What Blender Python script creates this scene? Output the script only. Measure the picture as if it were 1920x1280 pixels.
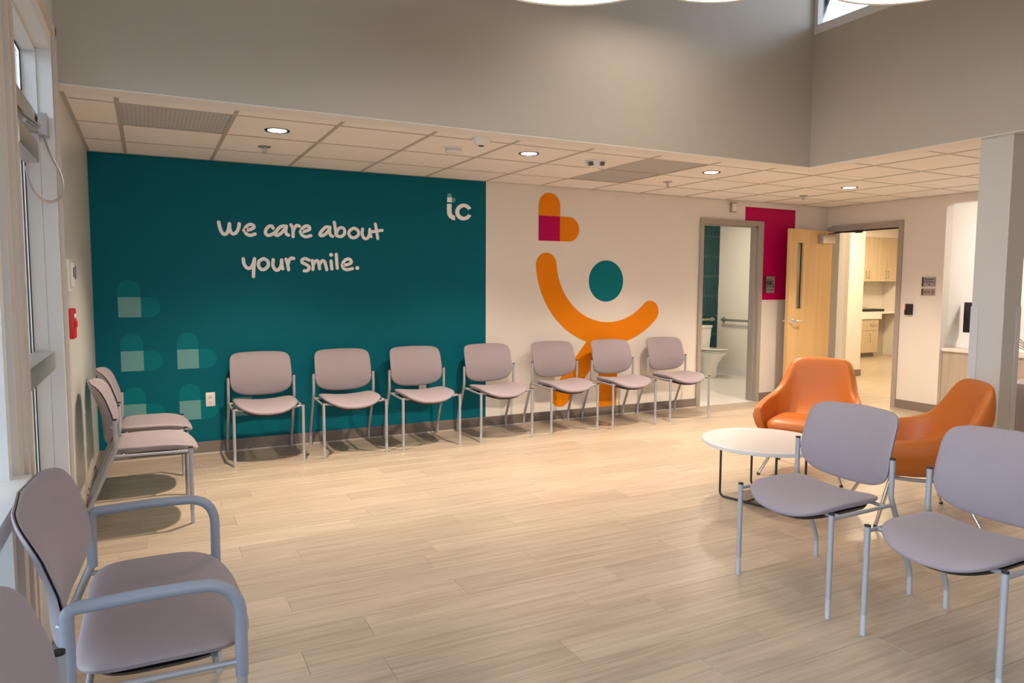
import bpy, bmesh, math, random
from mathutils import Vector, Matrix
random.seed(7)
for o in list(bpy.data.objects): bpy.data.objects.remove(o, do_unlink=True)
S = bpy.context.scene; COL = S.collection
PI = math.pi
H = 2.3966      # ceiling height
XW = 8.112      # right wall
# ------------------------------------------------------------------ camera
cam = bpy.data.cameras.new('camera'); camo = bpy.data.objects.new('camera', cam); COL.objects.link(camo)
cam.sensor_fit = 'HORIZONTAL'; cam.sensor_width = 36.0; cam.lens = 1337.4542 / 1920 * 36.0
cam.clip_start = 0.02
YAW, PITCH, ROLL = 0.4712743, -0.0804237, 0.0050303
fw = Vector((math.sin(YAW) * math.cos(PITCH), math.cos(YAW) * math.cos(PITCH), math.sin(PITCH)))
rt = Vector((math.cos(YAW), -math.sin(YAW), 0)); up = rt.cross(fw)
r2 = math.cos(ROLL) * rt + math.sin(ROLL) * up; u2 = -math.sin(ROLL) * rt + math.cos(ROLL) * up
M = Matrix((r2, u2, -fw)).transposed().to_4x4(); M.translation = Vector((0.37862, -6.34186, 1.41174))
camo.matrix_world = M
S.camera = camo
# ------------------------------------------------------------------ world, exposure, daylight portals
S.view_settings.view_transform = 'Standard'; S.view_settings.look = 'None'; S.view_settings.gamma = 1.0
S.view_settings.use_curve_mapping = False
S.view_settings.exposure = 0.05
W = bpy.data.worlds.new('sky'); S.world = W; W.use_nodes = True
bg = W.node_tree.nodes['Background']; bg.inputs[0].default_value = (0.72, 0.85, 1.0, 1); bg.inputs[1].default_value = 6.2
def portal(loc, rot, sx, sy):
    l = bpy.data.lights.new('daylight_portal', 'AREA'); l.shape = 'RECTANGLE'; l.size = sx; l.size_y = sy
    l.cycles.is_portal = True
    o = bpy.data.objects.new('daylight_portal', l); o.location = loc; o.rotation_euler = rot; COL.objects.link(o)
portal((-0.25, -5.5, 1.35), (0, -PI / 2, 0), 2.5, 3.9)      # left storefront (faces +x)
portal((1.2, -7.75, 1.5), (PI / 2, 0, 0), 1.6, 2.8)         # front glazing (faces +y)
portal((5.56, -3.8, 3.85), (0, PI / 2, 0), 0.7, 3.4)        # clerestory (faces -x)
DOWN_W, DOWN_COL = 310.0, (1.0, 0.81, 0.63)
PEND_E, PEND_COL = 5.5, (1.0, 0.86, 0.70)

# ------------------------------------------------------------------ materials
MAT = {}
def mat(name, col, rough=0.5, metal=0.0, spec=0.5, noise=0.0, nscale=30.0, bump=0.0, bscale=200.0, emit=None, estr=0.0, coat=0.0, sheen=0.0):
    m = bpy.data.materials.new(name); m.use_nodes = True; nt = m.node_tree; p = nt.nodes['Principled BSDF']
    p.inputs['Base Color'].default_value = (*col, 1); p.inputs['Roughness'].default_value = rough
    p.inputs['Metallic'].default_value = metal; p.inputs['Specular IOR Level'].default_value = spec
    if coat: p.inputs['Coat Weight'].default_value = coat; p.inputs['Coat Roughness'].default_value = 0.1
    if sheen: p.inputs['Sheen Weight'].default_value = sheen
    if emit: p.inputs['Emission Color'].default_value = (*emit, 1); p.inputs['Emission Strength'].default_value = estr
    tc = nt.nodes.new('ShaderNodeTexCoord')
    if noise:
        n = nt.nodes.new('ShaderNodeTexNoise'); n.inputs['Scale'].default_value = nscale; n.inputs['Detail'].default_value = 4
        nt.links.new(tc.outputs['Object'], n.inputs['Vector'])
        mx = nt.nodes.new('ShaderNodeMix'); mx.data_type = 'RGBA'
        mx.inputs[6].default_value = (*[max(0, c * (1 - noise)) for c in col], 1); mx.inputs[7].default_value = (*[min(1, c * (1 + noise)) for c in col], 1)
        nt.links.new(n.outputs['Fac'], mx.inputs[0]); nt.links.new(mx.outputs[2], p.inputs['Base Color'])
    if bump:
        n2 = nt.nodes.new('ShaderNodeTexNoise'); n2.inputs['Scale'].default_value = bscale; n2.inputs['Detail'].default_value = 3
        nt.links.new(tc.outputs['Object'], n2.inputs['Vector'])
        b = nt.nodes.new('ShaderNodeBump'); b.inputs['Strength'].default_value = bump; b.inputs['Distance'].default_value = 0.002
        nt.links.new(n2.outputs['Fac'], b.inputs['Height']); nt.links.new(b.outputs['Normal'], p.inputs['Normal'])
    MAT[name] = m; return m
def wood(name, c1, c2, axis='Z', rough=0.45, scale=1.0, per_object=0.0, spec=0.4):
    m = bpy.data.materials.new(name); m.use_nodes = True; nt = m.node_tree; p = nt.nodes['Principled BSDF']; L = nt.links.new
    g = nt.nodes.new('ShaderNodeNewGeometry'); oi = nt.nodes.new('ShaderNodeObjectInfo')
    mp = nt.nodes.new('ShaderNodeMapping')
    s = {'X': (1.2, 22, 22), 'Y': (22, 1.2, 22), 'Z': (22, 22, 1.2)}[axis]
    mp.inputs['Scale'].default_value = [v * scale for v in s]
    add = nt.nodes.new('ShaderNodeVectorMath'); add.operation = 'ADD'
    mul = nt.nodes.new('ShaderNodeVectorMath'); mul.operation = 'SCALE'; mul.inputs[3].default_value = 37.0 if per_object else 0.0
    cmb = nt.nodes.new('ShaderNodeCombineXYZ')
    for i in range(3): L(oi.outputs['Random'], cmb.inputs[i])
    L(cmb.outputs[0], mul.inputs[0]); L(mul.outputs[0], add.inputs[1]); L(g.outputs['Position'], add.inputs[0]); L(add.outputs[0], mp.inputs['Vector'])
    n = nt.nodes.new('ShaderNodeTexNoise'); n.inputs['Scale'].default_value = 1.0; n.inputs['Detail'].default_value = 7; n.inputs['Roughness'].default_value = 0.6; n.inputs['Distortion'].default_value = 0.6
    L(mp.outputs[0], n.inputs['Vector'])
    rp = nt.nodes.new('ShaderNodeValToRGB'); rp.color_ramp.elements[0].position = 0.33; rp.color_ramp.elements[1].position = 0.66
    rp.color_ramp.elements[0].color = (*c1, 1); rp.color_ramp.elements[1].color = (*c2, 1)
    L(n.outputs['Fac'], rp.inputs[0]); out = rp.outputs[0]
    if per_object:
        mr = nt.nodes.new('ShaderNodeMapRange'); mr.inputs[3].default_value = 1 - per_object; mr.inputs[4].default_value = 1 + per_object
        L(oi.outputs['Random'], mr.inputs[0])
        hs = nt.nodes.new('ShaderNodeHueSaturation'); L(mr.outputs[0], hs.inputs['Value']); L(out, hs.inputs['Color']); out = hs.outputs[0]
    L(out, p.inputs['Base Color'])
    p.inputs['Roughness'].default_value = rough; p.inputs['Specular IOR Level'].default_value = spec
    b = nt.nodes.new('ShaderNodeBump'); b.inputs['Strength'].default_value = 0.08; b.inputs['Distance'].default_value = 0.001
    L(n.outputs['Fac'], b.inputs['Height']); L(b.outputs[0], p.inputs['Normal'])
    MAT[name] = m; return m
def glass(name, tint=(1, 1, 1), ior=1.45, refl=1.0):
    m = bpy.data.materials.new(name); m.use_nodes = True; nt = m.node_tree; nt.nodes.clear(); L = nt.links.new
    o = nt.nodes.new('ShaderNodeOutputMaterial'); t = nt.nodes.new('ShaderNodeBsdfTransparent'); t.inputs[0].default_value = (*tint, 1)
    gl = nt.nodes.new('ShaderNodeBsdfGlossy'); gl.inputs['Roughness'].default_value = 0.02
    f = nt.nodes.new('ShaderNodeFresnel'); f.inputs[0].default_value = ior
    mx = nt.nodes.new('ShaderNodeMixShader'); L(f.outputs[0], mx.inputs[0]); L(t.outputs[0], mx.inputs[1]); L(gl.outputs[0], mx.inputs[2]); L(mx.outputs[0], o.inputs[0])
    MAT[name] = m; return m
mat('wall_white', (0.75, 0.70, 0.635), 0.55, noise=0.015, nscale=6, bump=0.12, bscale=260)
mat('wall_left', (0.62, 0.62, 0.58), 0.32, noise=0.015, nscale=6, bump=0.10, bscale=260)
mat('wall_taupe', (0.53, 0.475, 0.395), 0.42, noise=0.02, nscale=8, bump=0.2, bscale=300)
mat('wall_bright', (0.82, 0.80, 0.77), 0.6)
mat('teal', (0.0004, 0.118, 0.158), 0.55, spec=0.12, noise=0.03, nscale=5, bump=0.1, bscale=260)
mat('teal_mid', (0.0006, 0.168, 0.198), 0.55, spec=0.12)
mat('teal_pale', (0.14, 0.33, 0.33), 0.5, spec=0.25)
mat('white_print', (0.93, 0.91, 0.91), 0.5)
mat('orange_print', (0.78, 0.225, 0.002), 0.5, spec=0.15, noise=0.02)
mat('magenta_print', (0.47, 0.0006, 0.080), 0.5, spec=0.15)
mat('base_taupe', (0.215, 0.175, 0.145), 0.5)
mat('base_light', (0.62, 0.57, 0.52), 0.5)
mat('gyp_white', (0.80, 0.78, 0.75), 0.6)
mat('tile_white', (0.86, 0.825, 0.79), 0.8, noise=0.03, nscale=80, bump=0.4, bscale=500)
mat('grid_grey', (0.46, 0.43, 0.39), 0.5)
mat('vent_grey', (0.50, 0.505, 0.52), 0.6)
mat('vent_dot', (0.36, 0.35, 0.35), 0.7)
mat('frame_grey', (0.36, 0.32, 0.28), 0.42)
mat('fabric', (0.275, 0.228, 0.250), 0.62, noise=0.05, nscale=140, bump=0.25, bscale=700, sheen=0.15)
mat('chair_metal', (0.36, 0.36, 0.38), 0.4, metal=0.2)
mat('arm_grey', (0.27, 0.29, 0.34), 0.45)
mat('foot_sleeve', (0.43, 0.43, 0.46), 0.5)
mat('black_plastic', (0.012, 0.012, 0.014), 0.45)
mat('black_metal', (0.015, 0.015, 0.018), 0.35)
mat('seam', (0.03, 0.025, 0.03), 0.7)
mat('orange_leather', (0.56, 0.145, 0.018), 0.40, noise=0.05, nscale=60, bump=0.25, bscale=420)
mat('chrome', (0.75, 0.75, 0.76), 0.18, metal=1.0)
mat('satin', (0.50, 0.48, 0.45), 0.35, metal=0.8)
mat('lounge_rail', (0.42, 0.40, 0.38), 0.4, metal=0.4)
mat('table_white', (0.66, 0.645, 0.64), 0.35)
mat('table_edge', (0.78, 0.79, 0.82), 0.4)
mat('porcelain', (0.82, 0.80, 0.77), 0.12, coat=0.4)
mat('bath_floor', (0.78, 0.76, 0.74), 0.18)
mat('picket', (0.002, 0.055, 0.065), 0.18, noise=0.15, nscale=25)
mat('grout', (0.42, 0.55, 0.54), 0.8)
mat('device_white', (0.80, 0.77, 0.72), 0.45)
mat('red_alarm', (0.62, 0.006, 0.008), 0.4)
mat('lens_blue', (0.05, 0.09, 0.45), 0.2)
mat('screen_dark', (0.01, 0.011, 0.014), 0.25)
mat('led_red', (0.6, 0.02, 0.02), 0.3, emit=(1, 0.05, 0.04), estr=3.0)
mat('sign_grey', (0.36, 0.33, 0.31), 0.4, metal=0.3)
mat('sign_dark', (0.035, 0.028, 0.026), 0.5)
mat('sign_red', (0.35, 0.02, 0.025), 0.5)
mat('store_frame', (0.74, 0.73, 0.71), 0.45)
mat('store_beige', (0.60, 0.535, 0.47), 0.5)
mat('gasket', (0.02, 0.018, 0.02), 0.6)
mat('counter_white', (0.80, 0.77, 0.73), 0.4)
mat('column_paint', (0.62, 0.60, 0.56), 0.45, bump=0.1, bscale=260)
mat('guard', (0.66, 0.655, 0.65), 0.3)
mat('ground', (0.055, 0.08, 0.092), 0.9, noise=0.2, nscale=2)
mat('yellow', (0.70, 0.40, 0.06), 0.5)
mat('bench_grey', (0.16, 0.135, 0.14), 0.7, noise=0.05, nscale=90)
mat('lamp_shade', (0.78, 0.74, 0.70), 0.5)
mat('lamp_glow', (0.9, 0.9, 0.88), 0.5, emit=PEND_COL, estr=PEND_E)
mat('led_glow', (0.9, 0.9, 0.9), 0.5, emit=(1, 0.93, 0.84), estr=14.0)
mat('hall_glow', (0.9, 0.9, 0.9), 0.5, emit=(1, 0.84, 0.62), estr=3.2)
glass('glass'); glass('glass_vision', (0.80, 0.70, 0.68), 2.3); glass('glass_guard', (0.93, 0.94, 0.95), 1.3)
wood('vinyl', (0.36, 0.285, 0.210), (0.495, 0.408, 0.312), 'X', 0.30, 1.8, 0.10, 0.45)
wood('maple', (0.68, 0.44, 0.19), (0.76, 0.51, 0.24), 'Z', 0.35, 0.35)
wood('oak_pale', (0.50, 0.39, 0.25), (0.60, 0.48, 0.33), 'Z', 0.45, 1.2)
wood('oak_panel', (0.42, 0.35, 0.27), (0.52, 0.44, 0.35), 'Z', 0.45, 1.2)

# ------------------------------------------------------------------ mesh builder
class MB:
    def __init__(s): s.v = []; s.f = []
    def box(s, x0, x1, y0, y1, z0, z1):
        n = len(s.v); x0, x1 = min(x0, x1), max(x0, x1); y0, y1 = min(y0, y1), max(y0, y1); z0, z1 = min(z0, z1), max(z0, z1)
        s.v += [(x0, y0, z0), (x1, y0, z0), (x1, y1, z0), (x0, y1, z0), (x0, y0, z1), (x1, y0, z1), (x1, y1, z1), (x0, y1, z1)]
        s.f += [tuple(n + i for i in q) for q in ((0, 3, 2, 1), (4, 5, 6, 7), (0, 1, 5, 4), (1, 2, 6, 5), (2, 3, 7, 6), (3, 0, 4, 7))]; return s
    def cbox(s, x0, x1, y0, y1, z0, z1, c=0.01):
        """box with all edges chamfered"""
        x0, x1 = min(x0, x1), max(x0, x1); y0, y1 = min(y0, y1), max(y0, y1); z0, z1 = min(z0, z1), max(z0, z1)
        b = bmesh.new(); bmesh.ops.create_cube(b, size=1.0)
        for v in b.verts: v.co = Vector(((x0 + x1) / 2 + v.co.x * (x1 - x0), (y0 + y1) / 2 + v.co.y * (y1 - y0), (z0 + z1) / 2 + v.co.z * (z1 - z0)))
        bmesh.ops.bevel(b, geom=list(b.edges), offset=c, segments=2, profile=0.6, affect='EDGES')
        n = len(s.v); b.verts.index_update(); s.v += [tuple(v.co) for v in b.verts]; s.f += [tuple(n + v.index for v in f.verts) for f in b.faces]; b.free(); return s
    def tube(s, pts, r, seg=12, closed=False, cap=True):
        pts = [Vector(p) for p in pts]; N = len(pts); rr = r if isinstance(r, (list, tuple)) else [r] * N
        tang = []
        for i in range(N):
            if closed: t = pts[(i + 1) % N] - pts[i - 1]
            else: t = pts[min(i + 1, N - 1)] - pts[max(i - 1, 0)]
            tang.append(t.normalized())
        a = Vector((0, 0, 1)) if abs(tang[0].z) < 0.9 else Vector((1, 0, 0))
        nrm = (a - tang[0] * a.dot(tang[0])).normalized(); n0 = len(s.v)
        for i in range(N):
            nrm = (nrm - tang[i] * nrm.dot(tang[i])).normalized(); bn = tang[i].cross(nrm)
            for k in range(seg):
                an = 2 * PI * k / seg; s.v.append(tuple(pts[i] + (nrm * math.cos(an) + bn * math.sin(an)) * rr[i]))
        for i in range(N if closed else N - 1):
            j = (i + 1) % N
            for k in range(seg):
                k2 = (k + 1) % seg; s.f.append((n0 + i * seg + k, n0 + i * seg + k2, n0 + j * seg + k2, n0 + j * seg + k))
        if cap and not closed:
            s.f.append(tuple(n0 + k for k in reversed(range(seg)))); s.f.append(tuple(n0 + (N - 1) * seg + k for k in range(seg)))
        return s
    def lathe(s, prof, c=(0, 0, 0), seg=32, axis='Z', sx=1.0, sy=1.0):
        """prof: (radius, height) list; caps where radius is not 0"""
        n0 = len(s.v); c = Vector(c)
        def P(r, h, a):
            x, y = r * math.cos(a) * sx, r * math.sin(a) * sy
            return tuple(c + (Vector((x, y, h)) if axis == 'Z' else Vector((h, x, y)) if axis == 'X' else Vector((y, h, x))))
        for (r, h) in prof:
            for k in range(seg): s.v.append(P(r, h, 2 * PI * k / seg))
        for i in range(len(prof) - 1):
            for k in range(seg):
                k2 = (k + 1) % seg; s.f.append((n0 + i * seg + k, n0 + i * seg + k2, n0 + (i + 1) * seg + k2, n0 + (i + 1) * seg + k))
        s.f.append(tuple(n0 + k for k in reversed(range(seg)))); m = n0 + (len(prof) - 1) * seg
        s.f.append(tuple(m + k for k in range(seg))); return s
    def prism(s, poly, a, b, axis='Y'):
        """poly 2D -> extruded between a and b along the axis; axis Y: (x,z); axis X: (y,z); axis Z: (x,y)"""
        n = len(s.v); N = len(poly)
        f = {'Y': lambda p, h: (p[0], h, p[1]), 'X': lambda p, h: (h, p[0], p[1]), 'Z': lambda p, h: (p[0], p[1], h)}[axis]
        for h in (a, b):
            for p in poly: s.v.append(f(p, h))
        s.f.append(tuple(n + i for i in range(N))); s.f.append(tuple(n + N + i for i in reversed(range(N))))
        for i in range(N): j = (i + 1) % N; s.f.append((n + i, n + N + i, n + N + j, n + j))
        return s
    def grid(s, P, closed_u=False):
        """P[i][j] rows"""
        n = len(s.v); R = len(P); C = len(P[0])
        for row in P: s.v += [tuple(p) for p in row]
        for i in range(R - 1):
            for j in range(C if closed_u else C - 1):
                k = (j + 1) % C; s.f.append((n + i * C + j, n + i * C + k, n + (i + 1) * C + k, n + (i + 1) * C + j))
        return s
    def pad(s, surf, nrm, top, bot, rings=10, seg=48, n=3.2, p=4.0):
        """upholstered pad: superellipse disc mapped by surf(a,b), domed by top/bot thickness along nrm"""
        nrm = Vector(nrm); n0 = len(s.v)
        def ab(r, t):
            c, q = math.cos(t), math.sin(t); m = n if not isinstance(n, tuple) else n[0] if q > 0 else n[1]
            return (r * math.copysign(abs(c) ** (2 / m), c), r * math.copysign(abs(q) ** (2 / m), q))
        rs = [math.sin((i / rings) * PI / 2) for i in range(rings + 1)]
        def ring(r, sg, th): 
            h = th * max(0.0, 1 - r ** p) ** 0.5
            return [tuple(Vector(surf(*ab(r, 2 * PI * k / seg))) + nrm * sg * h) for k in range(seg)]
        layers = [ring(r, 1, top) for r in rs[1:]] + [ring(r, -1, bot) for r in reversed(rs[1:-1])]
        tc = tuple(Vector(surf(0, 0)) + nrm * top); bc = tuple(Vector(surf(0, 0)) - nrm * bot)
        s.v.append(tc)
        for l in layers: s.v += l
        s.v.append(bc); e = len(s.v) - 1
        for k in range(seg): s.f.append((n0, n0 + 1 + k, n0 + 1 + (k + 1) % seg))
        for i in range(len(layers) - 1):
            a = n0 + 1 + i * seg; b = a + seg
            for k in range(seg): k2 = (k + 1) % seg; s.f.append((a + k, b + k, b + k2, a + k2))
        a = n0 + 1 + (len(layers) - 1) * seg
        for k in range(seg): s.f.append((a + k, e, a + (k + 1) % seg))
        return s
    def mesh(s, name, m, smooth=40):
        me = bpy.data.meshes.new(name); me.from_pydata(s.v, [], s.f); me.update()
        b = bmesh.new(); b.from_mesh(me); bmesh.ops.recalc_face_normals(b, faces=b.faces); b.to_mesh(me); b.free()
        me.materials.append(MAT[m] if isinstance(m, str) else m)
        if smooth:
            for pl in me.polygons: pl.use_smooth = True
            me.set_sharp_from_angle(angle=math.radians(smooth))
        return me
    def build(s, name, m, parent=None, smooth=40, loc=(0, 0, 0)):
        return put(name, s.mesh(name, m, smooth), parent, loc)
def put(name, me, parent=None, loc=(0, 0, 0)):
    o = bpy.data.objects.new(name, me); COL.objects.link(o); o.location = loc
    if parent: o.parent = parent
    return o
def thing(name, label, cat, loc=(0, 0, 0), rz=0, group=None):
    o = bpy.data.objects.new(name, None); COL.objects.link(o); o.location = loc; o.rotation_euler = (0, 0, rz); o.empty_display_size = 0.1
    tag(o, label, cat, group); return o
def tag(o, label, cat, group=None):
    o['label'] = label; o['category'] = cat
    if group: o['group'] = group
    return o
def struct(o, label=None):
    o['kind'] = 'structure'
    if label: o['label'] = label
    return o
def dup(root, loc, rz, label=None, group=None):
    def cp(o, par):
        c = o.copy(); COL.objects.link(c); c.parent = par
        for ch in kids.get(o, ()): cp(ch, c)
        return c
    kids = {}
    for o in COL.objects:
        if o.parent: kids.setdefault(o.parent, []).append(o)
    r = cp(root, None); r.location = loc; r.rotation_euler = (0, 0, rz)
    if label: r['label'] = label
    if group: r['group'] = group
    return r
def fillet(pts, r, n=6):
    """round the inner corners of a polyline; r scalar or per-corner list"""
    pts = [Vector(p) for p in pts]; out = [pts[0]]; rs = r if isinstance(r, (list, tuple)) else [r] * (len(pts) - 2)
    for i in range(1, len(pts) - 1):
        a, b, c = pts[i - 1], pts[i], pts[i + 1]; u, w = (a - b), (c - b)
        ang = u.angle(w); d = min(rs[i - 1] / max(math.tan(ang / 2), 1e-3), u.length * 0.49, w.length * 0.49)
        p, q = b + u.normalized() * d, b + w.normalized() * d
        for k in range(n + 1):
            t = k / n; out.append(p * (1 - t) ** 2 + b * 2 * t * (1 - t) + q * t * t)
    out.append(pts[-1]); return out
def arc_poly(cx, cz, r, a0, a1, n=20):
    return [(cx + r * math.cos(math.radians(a0 + (a1 - a0) * i / n)), cz + r * math.sin(math.radians(a0 + (a1 - a0) * i / n))) for i in range(n + 1)]
def text(name, body, size, loc, rot, m, parent, align='CENTER', ex=0.0006):
    c = bpy.data.curves.new(name, 'FONT'); c.body = body; c.size = size; c.align_x = align; c.align_y = 'CENTER'; c.extrude = ex
    c.materials.append(MAT[m]); o = bpy.data.objects.new(name, c); COL.objects.link(o); o.location = loc; o.rotation_euler = rot
    bpy.context.view_layer.update()
    me = bpy.data.meshes.new_from_object(o.evaluated_get(bpy.context.evaluated_depsgraph_get()))
    bpy.data.objects.remove(o, do_unlink=True); o = bpy.data.objects.new(name, me); COL.objects.link(o); o.location = loc; o.rotation_euler = rot
    if parent: o.parent = parent
    return o

# ================================================================== SETTING
# ---- floor: slab + individual vinyl planks
fl = struct(MB().box(0.0, 8.2, -7.6, 0, -0.08, -0.004).build('floor', 'seam', smooth=0), 'light oak vinyl plank floor of the waiting room')
PW, PL = 0.1815, 1.22
pm = MB(); c = 0.0012
pm.v = [(0, 0, -.004), (PL, 0, -.004), (PL, PW, -.004), (0, PW, -.004), (0, 0, -c), (PL, 0, -c), (PL, PW, -c), (0, PW, -c), (c, c, 0), (PL - c, c, 0), (PL - c, PW - c, 0), (c, PW - c, 0)]
pm.f = [(0, 1, 5, 4), (1, 2, 6, 5), (2, 3, 7, 6), (3, 0, 4, 7), (4, 5, 9, 8), (5, 6, 10, 9), (6, 7, 11, 10), (7, 4, 8, 11), (8, 9, 10, 11)]
plank_me = pm.mesh('plank', 'vinyl', 0)
rest = MB(); row = 0; y = 0.0; nplank = 0
while y > -7.55:
    off = [0.0, 0.47, 0.83, 0.24, 0.62, 1.02, 0.36][row % 7] + 0.09 * ((row * 5) % 4)
    x = -off
    while x < 8.112 - 0.01:
        a, b = max(x, 0.0), min(x + PL, 8.112)
        if b - a > 0.02:
            if y > -5.35 and nplank < 300:
                o = put('plank', plank_me, fl, (a, y - PW, random.uniform(-.0003, 0))); o.scale = ((b - a - 0.0006) / PL, 1 - 0.0006 / PW, 1); nplank += 1
            else:
                rest.box(a, b - 0.0006, y - PW + 0.0006, y, -.004, -random.uniform(0, .0003))
        x += PL
    y -= PW; row += 1
r = rest.build('plank_remainder', 'vinyl', fl, 0); r['kind'] = 'stuff'
hallf = MB().box(8.112, 14.4, -1.6, 4.2, -0.08, -0.004)
hf = struct(hallf.build('floor', 'seam', smooth=0), 'vinyl plank floor of the corridor beyond the open door')
rest = MB(); y = 4.2; row = 0
while y > -1.6:
    x = 8.112 - [0.0, 0.47, 0.83, 0.24, 0.62][row % 5]
    while x < 14.4:
        a, b = max(x, 8.112), min(x + PL, 14.4)
        if b - a > .02: rest.box(a, b - .002, y - PW + .002, y, -.004, -random.uniform(0, .0004))
        x += PL
    y -= PW; row += 1
r = rest.build('plank', 'vinyl', hf, 0); r['kind'] = 'stuff'
# ---- walls
def wall(name, m, boxes, label):
    b = MB()
    for q in boxes: b.box(*q)
    return struct(b.build(name, m, smooth=0), label)
WB = wall('wall_back', 'wall_white', [(0, 6.03, 0, .12, 0, 2.7), (6.956, 8.232, 0, .12, 0, 2.7), (6.03, 6.956, 0, .12, 2.142, 2.7)], 'long back wall with teal and white paint and the smiling figure mural')
WL = wall('wall_left', 'wall_left', [(-.16, 0, -2.12, .12, 0, 4.5), (-.16, 0, -7.6, -2.12, 2.60, 4.5), (-.16, 0, -7.6, -3.42, 0, 0.10)], 'narrow left wall between the teal wall and the glass entrance door')
WR = wall('wall_right', 'wall_white', [(XW, XW + .12, -.045, 0, 0, 2.7), (XW, XW + .12, -1.0, -.045, 2.12, 2.7), (XW, XW + .12, -1.516, -1.0, 0, 2.7), (XW, XW + .12, -7.6, -1.516, 2.305, 2.7)], 'right wall holding the corridor door and the reception opening')
wall('wall_front', 'wall_white', [(-.16, 0.4, -7.72, -7.6, 0, 4.5), (2.0, 8.232, -7.72, -7.6, 0, 4.5), (.4, 2.0, -7.72, -7.6, 2.9, 4.5), (.4, 2.0, -7.72, -7.6, 0, .1)], 'front wall behind the camera')
WU = wall('wall_upper_back', 'wall_taupe', [(0, 5.46, -2.05, -1.95, H + .007, 4.5)], 'taupe upper wall over the lowered ceiling along the teal wall')
wall('wall_upper_right', 'wall_taupe', [(5.36, 5.46, -7.6, -2.05, H + .007, 3.475), (5.36, 5.46, -7.6, -2.05, 4.2, 4.5), (5.36, 5.46, -7.6, -5.5, 3.475, 4.2)], 'taupe upper wall on the right under the clerestory window')
# ---- high ceiling
struct(MB().box(-.16, 5.46, -7.72, -1.95, 4.5, 4.6).build('ceiling_high', 'gyp_white', smooth=0), 'high ceiling over the middle of the room')
# ---- lowered ceiling: plenum board, gypsum margin, grid, tiles
CE = struct(MB().box(0, 8.112, -1.95, 0, H + .03, H + .12).box(5.46, 8.112, -7.6, -1.95, H + .03, H + .12).build('ceiling', 'gyp_white', smooth=0), 'lowered ceiling of white lay-in tiles in a grey grid')
MB().box(0, 5.51, -2.05, -1.893, H, H + .006).box(5.36, 5.51, -7.6, -2.05, H, H + .006).build('margin_board', 'gyp_white', CE, 0)
T1, TS = 0.2592, 0.61
xs = [0.0] + [T1 + TS * k for k in range(13)] + [8.112]
ys = [0.0, -.5374, -1.1484, -1.7594, -1.893]
tile_me = MB().box(0, 1, 0, 1, 0, .02).mesh('ceiling_tile', 'tile_white', 0)
def tile(x0, x1, y0, y1):
    o = put('ceiling_tile', tile_me, CE, (x0 + .004, y1 + .004, H + .0015 + random.uniform(0, .001))); o.scale = (x1 - x0 - .008, y0 - y1 - .008, 1)
VENTS = {(1, 2), (7, 1), (7, 2)}
for i in range(len(xs) - 1):
    for j in range(len(ys) - 1):
        if (i, j) not in VENTS and xs[i + 1] - xs[i] > .03: tile(xs[i], xs[i + 1], ys[j], ys[j + 1])
xr = [5.51] + [T1 + TS * k for k in range(9, 13)] + [8.112]
yr = [-1.893] + [-1.7594 - TS * k for k in range(1, 7)]
for i in range(len(xr) - 1):
    for j in range(len(yr) - 1): tile(xr[i], xr[i + 1], yr[j], yr[j + 1])
g = MB(); z0, z1 = H - .001, H + .008
for x in xs[1:-1]: g.box(x - .012, x + .012, -1.893 if x < 5.5 else yr[-1], 0, z0, z1)
for y in ys[1:-1]: g.box(0, 8.112, y - .007, y + .007, z0 + .0005, z1)
for y in yr[1:]: g.box(5.51, 8.112, y - .007, y + .007, z0 + .0005, z1)
g.box(0, .022, -1.893, 0, z0, z1); g.box(0, 8.112, -.018, 0, z0, z1); g.box(8.09, 8.112, yr[-1], 0, z0, z1)
g.build('grid_bars', 'grid_grey', CE, 0)
# ---- baseboards
def bb(name, m, boxes, label):
    b = MB()
    for q in boxes: b.box(*q)
    return struct(b.build(name, m, smooth=0), label)
b1 = bb('baseboard_back', 'base_taupe', [(0, 6.0, -.012, 0, 0, .1), (6.99, 8.10, -.012, 0, 0, .1)], 'taupe rubber baseboard along the back wall')
MB().box(0.0, 6.0, -.022, -.012, 0, .008).build('toe_strip', 'base_light', b1, 0)
bb('baseboard_left', 'base_taupe', [(0, .012, -2.0, -.012, 0, .1)], 'taupe baseboard along the left wall')
bb('baseboard_right', 'base_taupe', [(XW - .012, XW, -1.528, -1.014, 0, .1), (XW - .012, XW + .05, -1.528, -1.516, 0, .1), (XW + .04, XW + .052, -5.5, -1.528, 0, .1)], 'taupe baseboard along the right wall and desk front')

# ---- painted graphics on the back wall (children of the wall)
E1, E2, E3 = -.0020, -.0032, -.0044
XB = 3.3194
MB().box(0.001, XB, E1, 0, .1, H - .002).build('teal_paint', 'teal', WB, 0)
MB().box(6.988, 7.522, E1, 0, 1.235, 2.334).box(6.695, 6.988, E1, 0, 2.174, 2.334).build('magenta_paint', 'magenta_print', WB, 0)
def pill_h(x0, z0, s, L, names, m_lobe, m_sq, par):
    """heart of two lobes and a square; x0,z0 lower left corner; s square side; L lobe length"""
    r = s / 2
    up = [(x0, z0 + s), (x0 + s, z0 + s)] + arc_poly(x0 + r, z0 + s + L - r, r, 0, 180)
    ri = [(x0 + s, z0 + s), (x0 + s, z0)] + arc_poly(x0 + s + L - r, z0 + r, r, -90, 90)
    MB().prism(up, E1, E2).prism(ri, E1, E2).build(names[0], m_lobe, par, 0)
    MB().box(x0, x0 + s, E2, E1, z0, z0 + s).build(names[1], m_sq, par, 0)
for x0, z0 in ((.167, 1.136), (.173, .711), (.573, .711), (.178, .288), (.578, .290), (.978, .292)):
    pill_h(x0, z0, .158, .137, ('heart_lobes', 'heart_square'), 'teal_mid', 'teal_pale', WB)
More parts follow.
